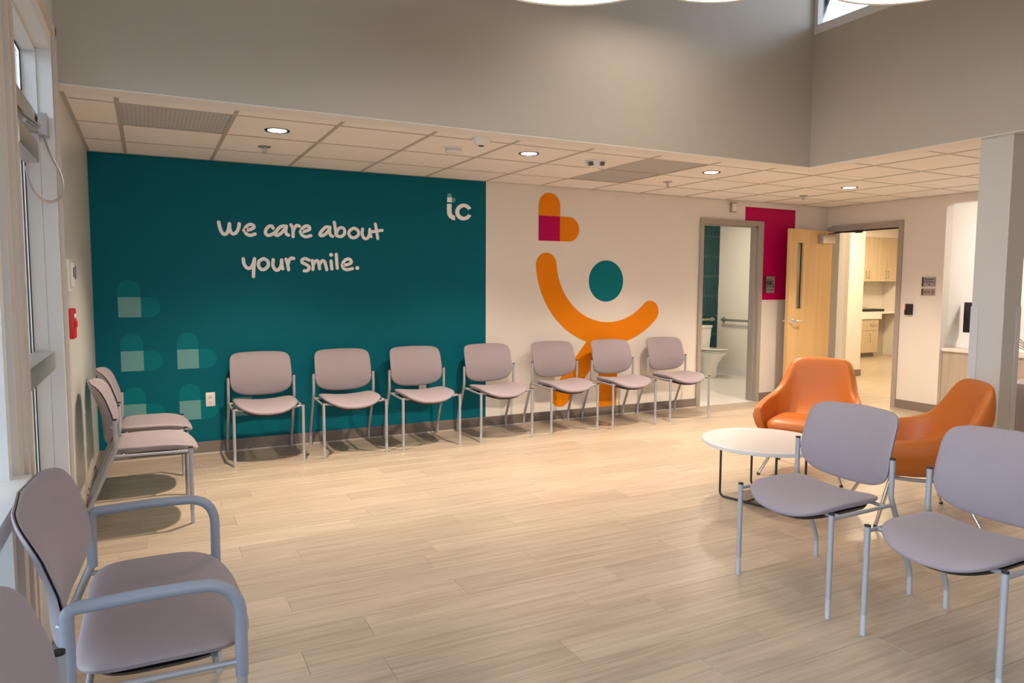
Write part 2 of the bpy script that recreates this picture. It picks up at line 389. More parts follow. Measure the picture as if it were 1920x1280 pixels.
pill_h(3.903, 1.850, .25, .232, ('heart_lobes', 'heart_square'), 'orange_print', 'magenta_print', WB)
# figure: head, smiling arms, two legs
MB().prism(arc_poly(4.732, 1.448, .219, 0, 360, 48)[:-1], 0, E2).build('figure_head', 'teal_mid', WB, 0)
AC, AR, AH = (4.77, 1.663), .775, .121
a0, a1 = 184, 315
po = arc_poly(*AC, AR + AH, a0, a1, 48); pi_ = arc_poly(*AC, AR - AH, a1, a0, 48)
ce = (AC[0] + AR * math.cos(math.radians(a1)), AC[1] + AR * math.sin(math.radians(a1))); cs = (AC[0] + AR * math.cos(math.radians(a0)), AC[1] + AR * math.sin(math.radians(a0)))
arm = MB(); n0 = 0
for i in range(48): arm.prism([po[i], po[i + 1], pi_[47 - i], pi_[48 - i]], 0, E2)
arm.prism(arc_poly(*ce, AH, a1, a1 + 180, 24), 0, E2); arm.prism(arc_poly(*cs, AH, a0 - 180, a0, 24), 0, E2)
arm.build('figure_arms', 'orange_print', WB, 0)
leg = MB(); leg.box(4.652, 4.888, E2 + .0008, 0, .1, .93)
d = Vector((4.176 - 4.62, .25 - .77)).normalized(); n = Vector((-d.y, d.x)) * .118
A, B = Vector((4.62, .775)), Vector((4.178, .255))
leg.prism([tuple(A + n), tuple(B + n), tuple(B - n), tuple(A - n)], 0, E2 + .0004); aa = math.degrees(math.atan2(n.y, n.x)); leg.prism(arc_poly(B.x, B.y, .118, aa, aa - 180, 24), 0, E2 + .0004)
leg.build('figure_legs', 'orange_print', WB, 0)
# handwriting: strokes in wall metres (x, z)
def cr(pts, n=6):
    P = [Vector(p) for p in pts]
    if len(P) < 3: return P
    P = [2 * P[0] - P[1]] + P + [2 * P[-1] - P[-2]]; out = []
    for i in range(1, len(P) - 2):
        a, b, c, d = P[i - 1:i + 3]
        for k in range(n):
            t = k / n; out.append(0.5 * ((2 * b) + (c - a) * t + (2 * a - 5 * b + 4 * c - d) * t * t + (3 * b - a - 3 * c + d) * t ** 3))
    out.append(P[-2]); return out
SK = [0]
def stroke(mb, pts, hw, y=E2):
    SK[0] = (SK[0] + 1) % 9; y = y - .00012 * 3 * SK[0]
    P = cr([(p[0], p[1]) for p in pts]); n0 = len(mb.v)
    for i, p in enumerate(P):
        t = (P[min(i + 1, len(P) - 1)] - P[max(i - 1, 0)]); t = t.normalized() if t.length > 1e-9 else Vector((1, 0)); nn = Vector((-t.y, t.x)) * hw
        mb.v += [(p.x + nn.x, y, p.y + nn.y), (p.x - nn.x, y, p.y - nn.y)]
    for i in range(len(P) - 1): mb.f.append((n0 + 2 * i, n0 + 2 * i + 1, n0 + 2 * i + 3, n0 + 2 * i + 2))
    for q, p in enumerate((P[0], P[-1])):
        m0 = len(mb.v); mb.v += [(p.x + hw * math.cos(2 * PI * k / 16), y - .00012 * (q + 1), p.y + hw * math.sin(2 * PI * k / 16)) for k in range(16)]; mb.f.append(tuple(range(m0, m0 + 16)))
STROKES = {
'We': [[(0.912, 1.903), (0.918, 1.867), (0.931, 1.827), (0.95, 1.807), (0.971, 1.816), (0.986, 1.85), (0.994, 1.894)], [(0.994, 1.894), (0.994, 1.854), (1.006, 1.822), (1.026, 1.813), (1.05, 1.833), (1.065, 1.869), (1.069, 1.897)], [(1.104, 1.844), (1.147, 1.851), (1.183, 1.87), (1.178, 1.889), (1.154, 1.895), (1.125, 1.876), (1.112, 1.845), (1.125, 1.816), (1.155, 1.805), (1.192, 1.817)]],
'care': [[(1.339, 1.871), (1.325, 1.889), (1.3, 1.882), (1.28, 1.856), (1.276, 1.827), (1.295, 1.81), (1.329, 1.82), (1.355, 1.839)], [(1.445, 1.885), (1.425, 1.893), (1.394, 1.882), (1.365, 1.849), (1.355, 1.821), (1.371, 1.812), (1.402, 1.832), (1.432, 1.867), (1.446, 1.892)], [(1.446, 1.892), (1.44, 1.852), (1.447, 1.825), (1.463, 1.818)], [(1.485, 1.905), (1.497, 1.88), (1.5, 1.842), (1.5, 1.806)], [(1.5, 1.844), (1.514, 1.883), (1.534, 1.902), (1.553, 1.897)], [(1.562, 1.848), (1.601, 1.856), (1.639, 1.874), (1.636, 1.896), (1.612, 1.901), (1.582, 1.882), (1.566, 1.851), (1.576, 1.823), (1.608, 1.809), (1.65, 1.82)]],
'about': [[(1.811, 1.897), (1.782, 1.899), (1.749, 1.87), (1.728, 1.837), (1.74, 1.822), (1.773, 1.836), (1.803, 1.869), (1.815, 1.899)], [(1.815, 1.899), (1.812, 1.86), (1.82, 1.83), (1.838, 1.82)], [(1.853, 1.943), (1.861, 1.892), (1.868, 1.832)], [(1.868, 1.842), (1.885, 1.882), (1.917, 1.9), (1.942, 1.882), (1.94, 1.845), (1.91, 1.821), (1.873, 1.827)], [(2.023, 1.898), (1.989, 1.876), (1.981, 1.844), (2.002, 1.817), (2.036, 1.817), (2.066, 1.843), (2.063, 1.878), (2.033, 1.897), (2.023, 1.898)], [(2.104, 1.893), (2.1, 1.851), (2.116, 1.815), (2.144, 1.812), (2.165, 1.845), (2.17, 1.893)], [(2.17, 1.893), (2.172, 1.853), (2.181, 1.829)], [(2.221, 1.943), (2.232, 1.882), (2.242, 1.814)], [(2.187, 1.872), (2.241, 1.882), (2.285, 1.89)]],
'your': [[(1.094, 1.609), (1.1, 1.567), (1.123, 1.534), (1.151, 1.536), (1.172, 1.571), (1.183, 1.611)], [(1.183, 1.611), (1.176, 1.543), (1.171, 1.463)], [(1.251, 1.613), (1.219, 1.591), (1.213, 1.556), (1.232, 1.526), (1.261, 1.525), (1.29, 1.554), (1.289, 1.593), (1.263, 1.612), (1.251, 1.613)], [(1.333, 1.607), (1.33, 1.558), (1.349, 1.523), (1.374, 1.523), (1.396, 1.559), (1.402, 1.606)], [(1.402, 1.606), (1.403, 1.559), (1.41, 1.531)], [(1.438, 1.613), (1.451, 1.566), (1.457, 1.524)], [(1.451, 1.569), (1.464, 1.605), (1.484, 1.623), (1.502, 1.62)]],
'smile.': [[(1.629, 1.609), (1.602, 1.621), (1.573, 1.612), (1.573, 1.586), (1.602, 1.573), (1.629, 1.55), (1.618, 1.521), (1.588, 1.516)], [(1.657, 1.606), (1.665, 1.563), (1.662, 1.53)], [(1.664, 1.569), (1.684, 1.6), (1.706, 1.602), (1.715, 1.57), (1.72, 1.536)], [(1.721, 1.575), (1.742, 1.604), (1.763, 1.6), (1.774, 1.565), (1.782, 1.529)], [(1.82, 1.605), (1.823, 1.566), (1.827, 1.536)], [(1.821, 1.659)], [(1.867, 1.664), (1.87, 1.6), (1.874, 1.543)], [(1.917, 1.568), (1.96, 1.575), (1.998, 1.593), (1.991, 1.618), (1.962, 1.624), (1.931, 1.601), (1.92, 1.568), (1.933, 1.539), (1.966, 1.531), (2.009, 1.542)], [(2.052, 1.547)]]}
LETTER_HW = .0138
for word in STROKES:
    b = MB()
    for st in STROKES[word]: stroke(b, st, LETTER_HW if len(st) > 1 else .017)  if len(st) > 1 else stroke(b, [st[0], (st[0][0] + .001, st[0][1])], .017)
    o = b.build('lettering', 'white_print', WB, 0); o['label'] = 'white handwritten word reading ' + word
# clinic logo
LG = {'lobe1': [(2.916, 2.22), (2.916, 2.237), (2.917, 2.242), (2.918, 2.246), (2.921, 2.251), (2.925, 2.254), (2.929, 2.257), (2.934, 2.259), (2.94, 2.26), (2.945, 2.26), (2.95, 2.258), (2.954, 2.256), (2.958, 2.253), (2.961, 2.249), (2.962, 2.244), (2.963, 2.24), (2.963, 2.223)], 'lobe2': [(2.963, 2.219), (2.98, 2.22), (2.985, 2.22), (2.99, 2.219), (2.994, 2.217), (2.998, 2.213), (3.0, 2.21), (3.002, 2.205), (3.003, 2.201), (3.002, 2.196), (3.0, 2.191), (2.998, 2.187), (2.994, 2.184), (2.99, 2.181), (2.985, 2.179), (2.98, 2.178), (2.963, 2.177)], 'sq': [(2.916, 2.22), (2.963, 2.223), (2.963, 2.177), (2.916, 2.177)], 'stem': [(2.914, 2.161), (2.961, 2.163), (2.961, 2.085), (2.969, 2.065), (2.981, 2.055), (2.996, 2.053), (2.996, 2.01), (2.966, 2.015), (2.938, 2.031), (2.92, 2.055), (2.914, 2.083)], 'co': [(3.163, 2.13), (3.156, 2.142), (3.145, 2.153), (3.133, 2.161), (3.119, 2.167), (3.104, 2.171), (3.089, 2.172), (3.073, 2.171), (3.058, 2.167), (3.044, 2.161), (3.031, 2.152), (3.019, 2.142), (3.01, 2.13), (3.004, 2.117), (2.999, 2.103), (2.998, 2.089), (2.999, 2.075), (3.003, 2.061), (3.01, 2.049), (3.019, 2.038), (3.031, 2.028), (3.044, 2.021), (3.058, 2.016), (3.073, 2.014), (3.089, 2.014), (3.104, 2.017), (3.119, 2.022), (3.133, 2.029), (3.145, 2.039), (3.156, 2.05), (3.164, 2.063)], 'ci': [(3.13, 2.075), (3.125, 2.068), (3.12, 2.062), (3.113, 2.057), (3.105, 2.053), (3.097, 2.05), (3.088, 2.049), (3.08, 2.049), (3.072, 2.051), (3.064, 2.054), (3.057, 2.058), (3.051, 2.063), (3.046, 2.069), (3.042, 2.076), (3.04, 2.083), (3.039, 2.091), (3.04, 2.098), (3.042, 2.106), (3.046, 2.113), (3.051, 2.12), (3.057, 2.125), (3.064, 2.13), (3.072, 2.134), (3.08, 2.136), (3.088, 2.137), (3.097, 2.137), (3.105, 2.135), (3.113, 2.132), (3.12, 2.127), (3.125, 2.122), (3.13, 2.116)]}
lo = MB().prism(LG['lobe1'], E1, E2).prism(LG['lobe2'], E1, E2).build('logo_lobes', 'teal_pale', WB, 0)
lo = MB().prism(LG['sq'], E1, E2).prism(LG['stem'], E1, E2); n = len(LG['co'])
for i in range(n - 1): lo.prism([LG['co'][i], LG['co'][i + 1], LG['ci'][n - 2 - i], LG['ci'][n - 1 - i]], E1, E2)
o = lo.build('logo_letters', 'white_print', WB, 0); o['label'] = 'white letters tc of the clinic logo'

# ================================================================== doors, frames
# restroom door frame (opening without visible leaf)
fr = thing('door_2', 'grey metal frame of the open restroom doorway', 'door frame', (0, 0, 0)); fr['kind'] = 'structure'
def hframe(x0, x1, zt, w, parent, y0=-.02, y1=.14):
    MB().box(x0 - w, x0, y0, y1, 0, zt + w).build('jamb', 'frame_grey', parent, 0)
    MB().box(x1, x1 + w, y0, y1, 0, zt + w).build('jamb', 'frame_grey', parent, 0)
    MB().box(x0, x1, y0, y1, zt, zt + w).build('head', 'frame_grey', parent, 0)
    MB().box(x0, x0 + .018, .03, .08, 0, zt).box(x1 - .018, x1, .03, .08, 0, zt).box(x0, x1, .03, .08, zt - .018, zt).build('door_stop', 'frame_grey', parent, 0)
hframe(6.056, 6.93, 2.116, .055, fr)
MB().box(6.926, 6.931, .085, .12, .87, .99).build('strike_plate', 'satin', fr, 0)
# corridor door: frame + open maple leaf
d3 = thing('door_1', 'tall maple door standing open beside the corridor opening, with a narrow vision pane', 'door', (0, 0, 0)); d3['kind'] = 'structure'
w = .055
MB().box(XW - .02, XW + .14, -.07, -.07 + w, 0, 2.09 + w).build('jamb', 'frame_grey', d3, 0)
MB().box(XW - .02, XW + .14, -.978 - w, -.978, 0, 2.09 + w + .015).build('jamb', 'frame_grey', d3, 0)
MB().box(XW - .02, XW + .14, -.978, -.07, 2.09, 2.09 + w + .015).build('head', 'frame_grey', d3, 0)
MB().box(XW + .04, XW + .09, -.978, -.07, 2.075, 2.09).box(XW + .04, XW + .09, -.978, -.963, 0, 2.09).build('door_stop', 'gasket', d3, 0)
# leaf local: hinge at origin, leaf along -x', thickness toward +y'
leafm = bpy.data.objects.new('leaf', None)
LW, LT, LZ = .905, .044, 2.085
vx0, vx1, vz0, vz1 = -.755, -.635, 1.13, 1.925
lb = MB().box(-LW, vx0, 0, LT, .012, LZ).box(vx1, 0, 0, LT, .012, LZ).box(vx0, vx1, 0, LT, .012, vz0).box(vx0, vx1, 0, LT, vz1, LZ)
leaf = lb.build('leaf', 'maple', d3, 0); leaf.location = (XW - .022, -.095, 0); leaf.rotation_euler = (0, 0, math.radians(9))
MB().box(vx0, vx1, .018, .026, vz0, vz1).build('vision_pane', 'glass_vision', leaf, 0)
MB().box(vx0 - .010, vx0, -.004, -.0005, vz0 - .01, vz1 + .01).box(vx1, vx1 + .010, -.004, -.0005, vz0 - .01, vz1 + .01).box(vx0, vx1, -.004, -.0005, vz0 - .01, vz0).box(vx0, vx1, -.004, -.0005, vz1, vz1 + .01).build('pane_bead', 'maple', leaf, 0)
MB().cbox(-.335, -.06, -.075, -.001, 1.93, 2.035, .006).build('closer_body', 'satin', leaf)
def lever(sg, nm):
    b = MB(); b.lathe([(.034, 0), (.034, .010), (.030, .016), (.014, .018), (.013, .05)], (0, 0, 0), 24, 'Y')
    b.tube(fillet([(0, .05, 0), (0, .062, 0), (.04, .066, 0), (.13, .06, -.004)], .02), [.012] * 13 + [.0105] * 3 if False else .0105, 10)
    for i, v in enumerate(b.v): b.v[i] = (-LW + .065 + v[0], (-v[1] if sg < 0 else LT + v[1]), .985 + v[2])
    return b.build(nm, 'chrome', leaf)
lever(-1, 'lever_handle'); lever(1, 'lever_handle')
ca = MB(); ca.tube([(XW - .23, -.20, 2.045), (XW - .16, -.34, 2.06), (XW - .03, -.44, 2.065)], .007, 8); ca.cbox(XW - .045, XW - .018, -.52, -.43, 2.05, 2.085, .004)
ca.build('closer_arm', 'gasket', d3)

# ================================================================== LEFT STOREFRONT
# jamb casing + reveal
t1 = struct(MB().box(0, .018, -2.16, -2.12, 0, 2.64).box(0, .018, -7.6, -2.12, 2.60, 2.64).build('trim_1', 'store_beige', smooth=0), 'beige edge trim around the entrance door frame')
e = thing('door_3', 'glass entrance door in a pale metal frame at the far left', 'door', (0, 0, 0)); e['kind'] = 'structure'
MB().box(-.062, -.001, -2.20, -2.12, 0, 2.60).box(-.062, -.001, -3.42, -2.20, 2.52, 2.60).build('outer_frame', 'store_frame', e, 0)
MB().box(-.125, -.063, -2.206, -2.12, 0, 2.60).box(-.125, -.063, -3.42, -2.206, 2.50, 2.60).build('inner_frame', 'store_frame', e, 0)
MB().box(-.127, -.122, -2.215, -2.206, 0, 2.5).box(-.127, -.122, -3.42, -2.215, 2.49, 2.5).build('weather_strip', 'gasket', e, 0)
MB().box(-.13, -.063, -3.42, -2.206, 2.12, 2.20).build('transom_bar', 'satin', e, 0)
MB().box(-.135, -.131, -3.40, -2.215, 2.20, 2.49).build('transom_pane', 'glass', e, 0)
lf = MB().box(-.165, -.128, -2.30, -2.218, .01, 2.115).box(-.165, -.128, -3.40, -3.30, .01, 2.115).box(-.165, -.128, -3.30, -2.30, 2.0, 2.115).box(-.165, -.128, -3.30, -2.30, .01, .32).build('leaf', 'store_frame', e, 0)
MB().box(-.150, -.144, -3.30, -2.30, .32, 2.0).build('glass_pane', 'glass', lf, 0)
MB().box(-.128, -.124, -2.30, -2.288, .2, 2.0).build('pane_gasket', 'gasket', lf, 0)
MB().cbox(-.125, -.035, -3.35, -2.235, .985, 1.075, .008).build('push_bar', 'satin', lf)
MB().cbox(-.10, -.04, -3.0, -2.45, 1.945, 2.035, .005).build('closer_body', 'satin', lf)
ca = MB().box(-.055, -.02, -2.30, -2.205, 2.10, 2.20).tube([(-.05, -2.28, 2.12), (-.06, -2.7, 2.085)], .010, 8).tube([(-.05, -2.30, 2.14), (-.085, -2.9, 2.10)], .008, 8)
ca.build('closer_arm', 'satin', e, 30)
cb = [(-.04, -2.29, 2.11), (-.015, -2.25, 2.02), (.022, -2.235, 1.93), (.028, -2.235, 1.85), (-.005, -2.24, 1.80), (-.055, -2.29, 1.80), (-.09, -2.35, 1.86), (-.10, -2.39, 1.95)]
P = [Vector(p) for p in cb]; sm = []
for i in range(len(P) - 1):
    a, b_, c_, d_ = P[max(i - 1, 0)], P[i], P[i + 1], P[min(i + 2, len(P) - 1)]
    for k in range(5):
        t = k / 5; sm.append(0.5 * ((2 * b_) + (c_ - a) * t + (2 * a - 5 * b_ + 4 * c_ - d_) * t * t + (3 * b_ - a - 3 * c_ + d_) * t ** 3))
MB().tube(sm, .005, 8).build('cable_loop', 'satin', e)
MB().box(-.20, -.0005, -3.42, -2.12, -.119, .004).build('threshold', 'satin', e, 0)
# post between door and window, window bays
struct(MB().box(-.16, 0, -3.66, -3.42, 0, 2.60).box(0, .012, -3.48, -3.44, 0, 2.60).box(0, .012, -3.58, -3.53, 0, 2.60).build('trim_2', 'store_beige', smooth=0), 'ribbed beige post between the entrance door and the window')
def bay(n, y0, y1):
    o = thing('window_%d' % n, ['tall storefront window behind the armchairs, nearest the entrance door', 'storefront window beside the camera'][n - 1], 'window'); o['kind'] = 'structure'
    MB().box(-.15, -.02, y0 - .06, y0, .1, 2.6).box(-.15, -.02, y1, y1 + .06, .1, 2.6).box(-.15, -.02, y1, y0, 2.5, 2.6).box(-.15, -.02, y1, y0, .1, .17).build('window_frame', 'store_frame', o, 0)
    MB().box(-.16, .03, y1, y0, .74, .80).build('sill_rail', 'store_frame', o, 0)
    MB().box(-.10, -.092, y1 + .06, y0 - .06, .80, 2.5).build('pane', 'glass', o, 0)
    MB().box(-.10, -.092, y1 + .06, y0 - .06, .17, .74).build('pane', 'glass', o, 0)
bay(1, -3.66, -5.5); bay(2, -5.5, -7.6)
o = thing('window_3', 'front window behind the camera', 'window'); o['kind'] = 'structure'
MB().box(.4, .46, -7.7, -7.62, .1, 2.9).box(1.94, 2.0, -7.7, -7.62, .1, 2.9).box(.4, 2.0, -7.7, -7.62, 2.84, 2.9).box(.4, 2.0, -7.7, -7.62, .1, .16).build('window_frame', 'store_frame', o, 0)
MB().box(.46, 1.94, -7.665, -7.657, .16, 2.84).build('pane', 'glass', o, 0)
# clerestory
o = thing('window_4', 'high clerestory window with white trim at the top of the right wall', 'window'); o['kind'] = 'structure'
MB().box(5.35, 5.46, -5.5, -2.052, 3.475, 3.545).box(5.35, 5.46, -2.085, -2.052, 3.545, 4.2).box(5.35, 5.46, -5.5, -5.44, 3.545, 4.2).box(5.35, 5.46, -5.5, -2.052, 4.14, 4.2).box(5.38, 5.43, -3.80, -3.75, 3.545, 4.14).build('window_frame', 'gyp_white', o, 0)
MB().box(5.40, 5.405, -3.75, -2.085, 3.545, 4.14).build('pane', 'glass', o, 0); MB().box(5.40, 5.405, -5.44, -3.80, 3.545, 4.14).build('pane', 'glass', o, 0)
g = MB().box(-30, .0, -30, 12, -.2, -.12).box(-.2, 40, -30, -7.8, -.2, -.12).build('ground', 'ground', None, 0); struct(g, 'grey pavement outside the glass')

# ================================================================== column + corner guards
co = struct(MB().box(5.385, 5.58, -3.63, -3.425, 0, H).build('column_1', 'column_paint', smooth=0), 'slim painted column under the upper wall on the right')
def guard(px, py, sx, sy, m):
    b = MB(); t = .004; wd = .05; g = .0006
    q = [(-t, -t), (wd, -t), (wd, -g), (-g, -g), (-g, wd), (-t, wd)]
    b.prism([(px + sx * u, py + sy * v) for u, v in q], .1, 1.275, 'Z')
    return b.build('corner_guard', m, co, 0)
guard(5.385, -3.425, 1, -1, 'guard'); guard(5.385, -3.63, 1, 1, 'column_paint'); guard(5.58, -3.63, -1, 1, 'guard')

# ================================================================== reception behind the opening
wall('wall_reception', 'wall_bright', [(XW + .12, 11.0, -1.516, -1.40, 0, 2.7), (10.9, 11.0, -7.6, -1.516, 0, 2.7), (XW + .12, 11.0, -7.6, -1.4, 2.7, 2.8), (XW + .12, 11.0, -7.7, -7.6, 0, 2.7)], 'bright white inner wall of the reception office')
struct(MB().box(XW, 11.0, -7.6, -1.4, -.08, -.002).build('floor', 'base_light', smooth=0), 'floor of the reception office')
rd = thing('reception_counter', 'white topped reception counter with pale wood front beside the corridor door', 'counter', (0, 0, 0))
MB().box(XW + .052, XW + .08, -5.5, -1.518, .1, .70).build('front_panel', 'oak_panel', rd, 0)
MB().cbox(XW + .03, XW + .72, -5.5, -1.518, .70, .735, .004).build('worktop', 'counter_white', rd)
def monitor(x, y, rz, label, z=.735):
    m = thing('monitor', label, 'monitor', (x, y, z), rz, 'monitors on the reception counter')
    MB().cbox(-.012, .018, -.265, .265, .165, .50, .006).build('screen', 'screen_dark', m)
    MB().cbox(-.045, -.012, -.09, .09, .24, .40, .01).build('rear_housing', 'black_plastic', m)
    MB().cbox(-.06, -.03, -.03, .03, .01, .30, .006).build('stand', 'satin', m)
    MB().lathe([(.11, 0), (.11, .008), (.03, .014)], (-.03, 0, 0), 28).build('base', 'black_plastic', m)
    return m
monitor(8.46, -1.82, .0, 'dark monitor on the reception counter, left of the column')
monitor(8.46, -2.45, .0, 'dark monitor on the reception counter, right of the column')
tag(MB().cbox(8.72, 8.84, -2.42, -2.24, .735, .95, .006).build('file_box', 'yellow'), 'yellow file box on the counter right of the column', 'box')
b = MB()
for k in range(4): b.tube(fillet([(8.22, -2.18 - .02 * k, .741), (8.26, -2.22, .80 + .04 * k), (8.28, -2.34, .745), (8.25, -2.42, .741)], .05), .003, 6)
tag(b.build('cable', 'black_plastic'), 'loose black cables on the counter right of the column', 'cables')
be = thing('bench', 'dark grey upholstered bench end at the right edge, behind the column', 'bench', (7.20, -3.15, 0), 0)
MB().cbox(-.30, .30, -.35, .35, .18, .60, .03).build('seat_block', 'bench_grey', be)
MB().box(-.27, .27, -.32, .32, 0, .18).build('plinth', 'base_light', be, 0)

# ================================================================== restroom
BX, BY = 8.55, 2.4
WT = wall('wall_restroom_back', 'grout', [(5.4, BX + .1, BY, BY + .1, 0, 2.7)], 'restroom back wall of slim teal picket tiles')
wall('wall_restroom_right', 'wall_bright', [(BX, BX + .07, .12, BY, 0, 2.7), (BX - .006, BX, .12, BY, .1, 1.388)], 'white restroom side wall with a panelled lower half')
wall('wall_restroom_left', 'wall_bright', [(5.3, 5.4, .12, BY + .1, 0, 2.7)], 'restroom left wall')
struct(MB().box(5.3, BX + .07, .12, BY + .1, 2.65, 2.75).build('ceiling_restroom', 'gyp_white', smooth=0), 'restroom ceiling')
bf = struct(MB().box(5.3, BX, .0, BY, -.03, .001).build('floor_restroom', 'bath_floor', smooth=0), 'white restroom floor')
struct(MB().box(BX - .012, BX, .12, BY, 0, .1).build('baseboard_restroom', 'bath_floor', smooth=0), 'white restroom cove base')
tw, th, tp = .0645, .305, .034
pk = MB().prism([(0, -th / 2 - tp / 2), (tw / 2 - .0035, -th / 2 + tp / 2), (tw / 2 - .0035, th / 2 - tp / 2), (0, th / 2 + tp / 2), (-tw / 2 + .0035, th / 2 - tp / 2), (-tw / 2 + .0035, -th / 2 + tp / 2)], -.006, 0).mesh('picket_tile', 'picket', 0)
for i in range(16):
    for j in range(9):
        x = BX + .004 - i * tw; z = .02 + j * (th + .003) + (0 if i % 2 else .0) - (i % 2) * 0 + .1 + ((i % 2) * (th - tp) * 0)
        o = put('picket_tile', pk, WT, (x - (tw / 2 if j % 2 else 0), BY - .0005, .16 + j * th)); o.location.z = .15 + j * (th + .007)
# toilet
to = thing('toilet', 'white two-piece toilet in the restroom under the grab bar', 'toilet', (8.03, BY, 0), 0)
b = MB(); prof = [(.105, .125, 0.0, -.40), (.115, .14, .02, -.40), (.105, .13, .12, -.40), (.115, .15, .22, -.41), (.155, .20, .32, -.44), (.18, .245, .385, -.46), (.18, .245, .40, -.46)]
rows = []
for rx, ry, z, yc in prof:
    rows.append([(rx * math.cos(2 * PI * k / 32), yc + ry * math.sin(2 * PI * k / 32) * (1.0 if math.sin(2 * PI * k / 32) < 0 else .95), z) for k in range(32)])
b.grid(rows, True); n0 = len(b.v) - 32; b.f.append(tuple(range(n0, n0 + 32))); b.f.append(tuple(reversed(range(0, 32))))
b.cbox(-.10, .10, -.30, -.03, .0, .37, .03).build('bowl', 'porcelain', to, 50)
b = MB(); b.pad(lambda a, c: (a * .185, -.47 + c * .25, .412), (0, 0, 1), .014, .012, 6, 36, 2.3, 5).build('seat', 'porcelain', to)
b = MB(); b.pad(lambda a, c: (a * .188, -.465 + c * .25, .438 + .0 * c), (0, 0, 1), .013, .010, 6, 36, 2.3, 5).build('seat_lid', 'porcelain', to)
b = MB(); b.prism([(-.18, .40), (.18, .40), (.215, .745), (-.215, .745)], -.20, -.012).build('tank', 'porcelain', to, 0)
MB().cbox(-.225, .225, -.215, -.008, .745, .785, .008).build('tank_lid', 'porcelain', to)
MB().box(-.19, -.14, -.222, -.20, .66, .685).build('flush_lever', 'chrome', to, 0)
def grab(label, pts, wallpts, flange_axis):
    g = thing('grab_bar', label, 'grab bar', (0, 0, 0), 0, None)
    MB().tube(fillet(pts, .035), .019, 12).build('rail', 'satin', g)
    for p, ax in wallpts:
        MB().lathe([(.038, 0), (.038, .012), (.02, .014)], p, 20, flange_axis).build('flange', 'satin', g)
z = .865
grab('steel grab bar along the white restroom side wall', [(BX - .008, 2.24, z), (BX - .075, 2.24, z), (BX - .075, 1.2, z), (BX - .008, 1.2, z)], [((BX - .020, 2.24, z), 0), ((BX - .020, 1.2, z), 0)], 'X')
grab('steel grab bar above the toilet tank on teal tiles', [(8.42, BY - .008, z), (8.42, BY - .075, z), (7.55, BY - .075, z), (7.55, BY - .008, z)], [((8.42, BY - .022, z), 0), ((7.55, BY - .022, z), 0)], 'Y')

# ================================================================== corridor and kitchenette
wall('wall_corridor', 'wall_white', [(8.64, 10.33, 1.12, 1.24, 0, 2.7), (8.62, 8.70, .12, 1.12, 0, 2.7), (XW + .12, 14.4, -1.4, -1.3, 0, 2.7)], 'white corridor wall beyond the open door')
wall('wall_kitchenette', 'wall_white', [(9.5, 14.1, 3.36, 3.46, 0, 2.7), (13.93, 14.05, -1.3, 3.36, 0, 2.7), (9.4, 9.5, 1.24, 3.46, 0, 2.7), (10.33, 13.93, 2.985, 3.36, 2.362, 2.7)], 'white kitchenette walls at the end of the corridor')
struct(MB().box(XW + .12, 14.1, -1.4, 3.46, 2.62, 2.72).build('ceiling_corridor', 'gyp_white', smooth=0), 'white corridor ceiling')
bb('baseboard_corridor', 'base_taupe', [(8.7, 10.342, 1.108, 1.12, 0, .1), (10.33, 10.342, 1.12, 1.24, 0, .1)], 'taupe baseboard on the corridor wall end')
struct(MB().box(9.86, 9.90, 1.112, 1.12, .1, 1.22).build('trim_3', 'guard', smooth=0), 'corner guard on the corridor wall')
uc = thing('upper_cabinet', 'pale wood wall cabinets over the kitchenette counter', 'cabinet', (0, 0, 0))
MB().box(12.64, 13.925, 3.02, 3.35, 1.5, 2.36).build('carcass', 'oak_pale', uc, 0)
for k in range(4):
    x0 = 12.645 + k * .29 
    dr = MB().box(x0 + .002, x0 + .288, 3.0, 3.019, 1.5, 2.36).build('door', 'oak_pale', uc, 0)
    hx = x0 + (.25 if k % 2 == 0 else .04)
    MB().tube(fillet([(hx, 3.0, 1.56), (hx, 2.975, 1.56), (hx, 2.975, 1.70), (hx, 3.0, 1.70)], .01, 3), .006, 6).build('handle', 'satin', dr)
MB().box(13.807, 13.925, 3.0, 3.019, 1.5, 2.36).build('filler', 'oak_pale', uc, 0)
lc = thing('base_cabinet', 'pale wood base cabinet with a drawer under the kitchenette counter', 'cabinet', (0, 0, 0))
MB().box(12.3, 13.34, 3.02, 3.35, .09, .755).build('carcass', 'oak_pale', lc, 0)
MB().box(12.3, 13.30, 3.06, 3.35, 0, .09).build('toe_kick', 'base_taupe', lc, 0)
for x0, x1 in ((12.3, 12.83), (12.83, 13.34)):
    dr = MB().box(x0 + .002, x1 - .002, 3.0, 3.019, .53, .75).build('drawer', 'oak_pale', lc, 0)
    MB().tube(fillet([(x1 - .25, 3.0, .65), (x1 - .25, 2.975, .65), (x1 - .08, 2.975, .65), (x1 - .08, 3.0, .65)], .01, 3), .006, 6).build('handle', 'satin', dr)
    dr = MB().box(x0 + .002, x1 - .002, 3.0, 3.019, .09, .525).build('door', 'oak_pale', lc, 0)
    MB().tube(fillet([(x0 + .26, 3.0, .30), (x0 + .26, 2.975, .30), (x0 + .26, 2.975, .46), (x0 + .26, 3.0, .46)], .01, 3), .006, 6).build('handle', 'satin', dr)
ct = MB().box(12.3, 13.40, 2.98, 3.355, .757, .90).box(13.40, 13.925, 2.98, 3.355, .86, .90)
tag(ct.build('countertop', 'counter_white', smooth=0), 'white kitchenette countertop with a deep front edge', 'countertop')
tag(MB().box(13.405, 13.925, 3.30, 3.355, 0, .857).build('knee_panel', 'oak_panel', smooth=0), 'wood panel closing the knee space under the counter', 'panel')
tr = thing('tray', 'flat black tray lying on the kitchenette countertop', 'tray', (13.2, 3.16, .90))
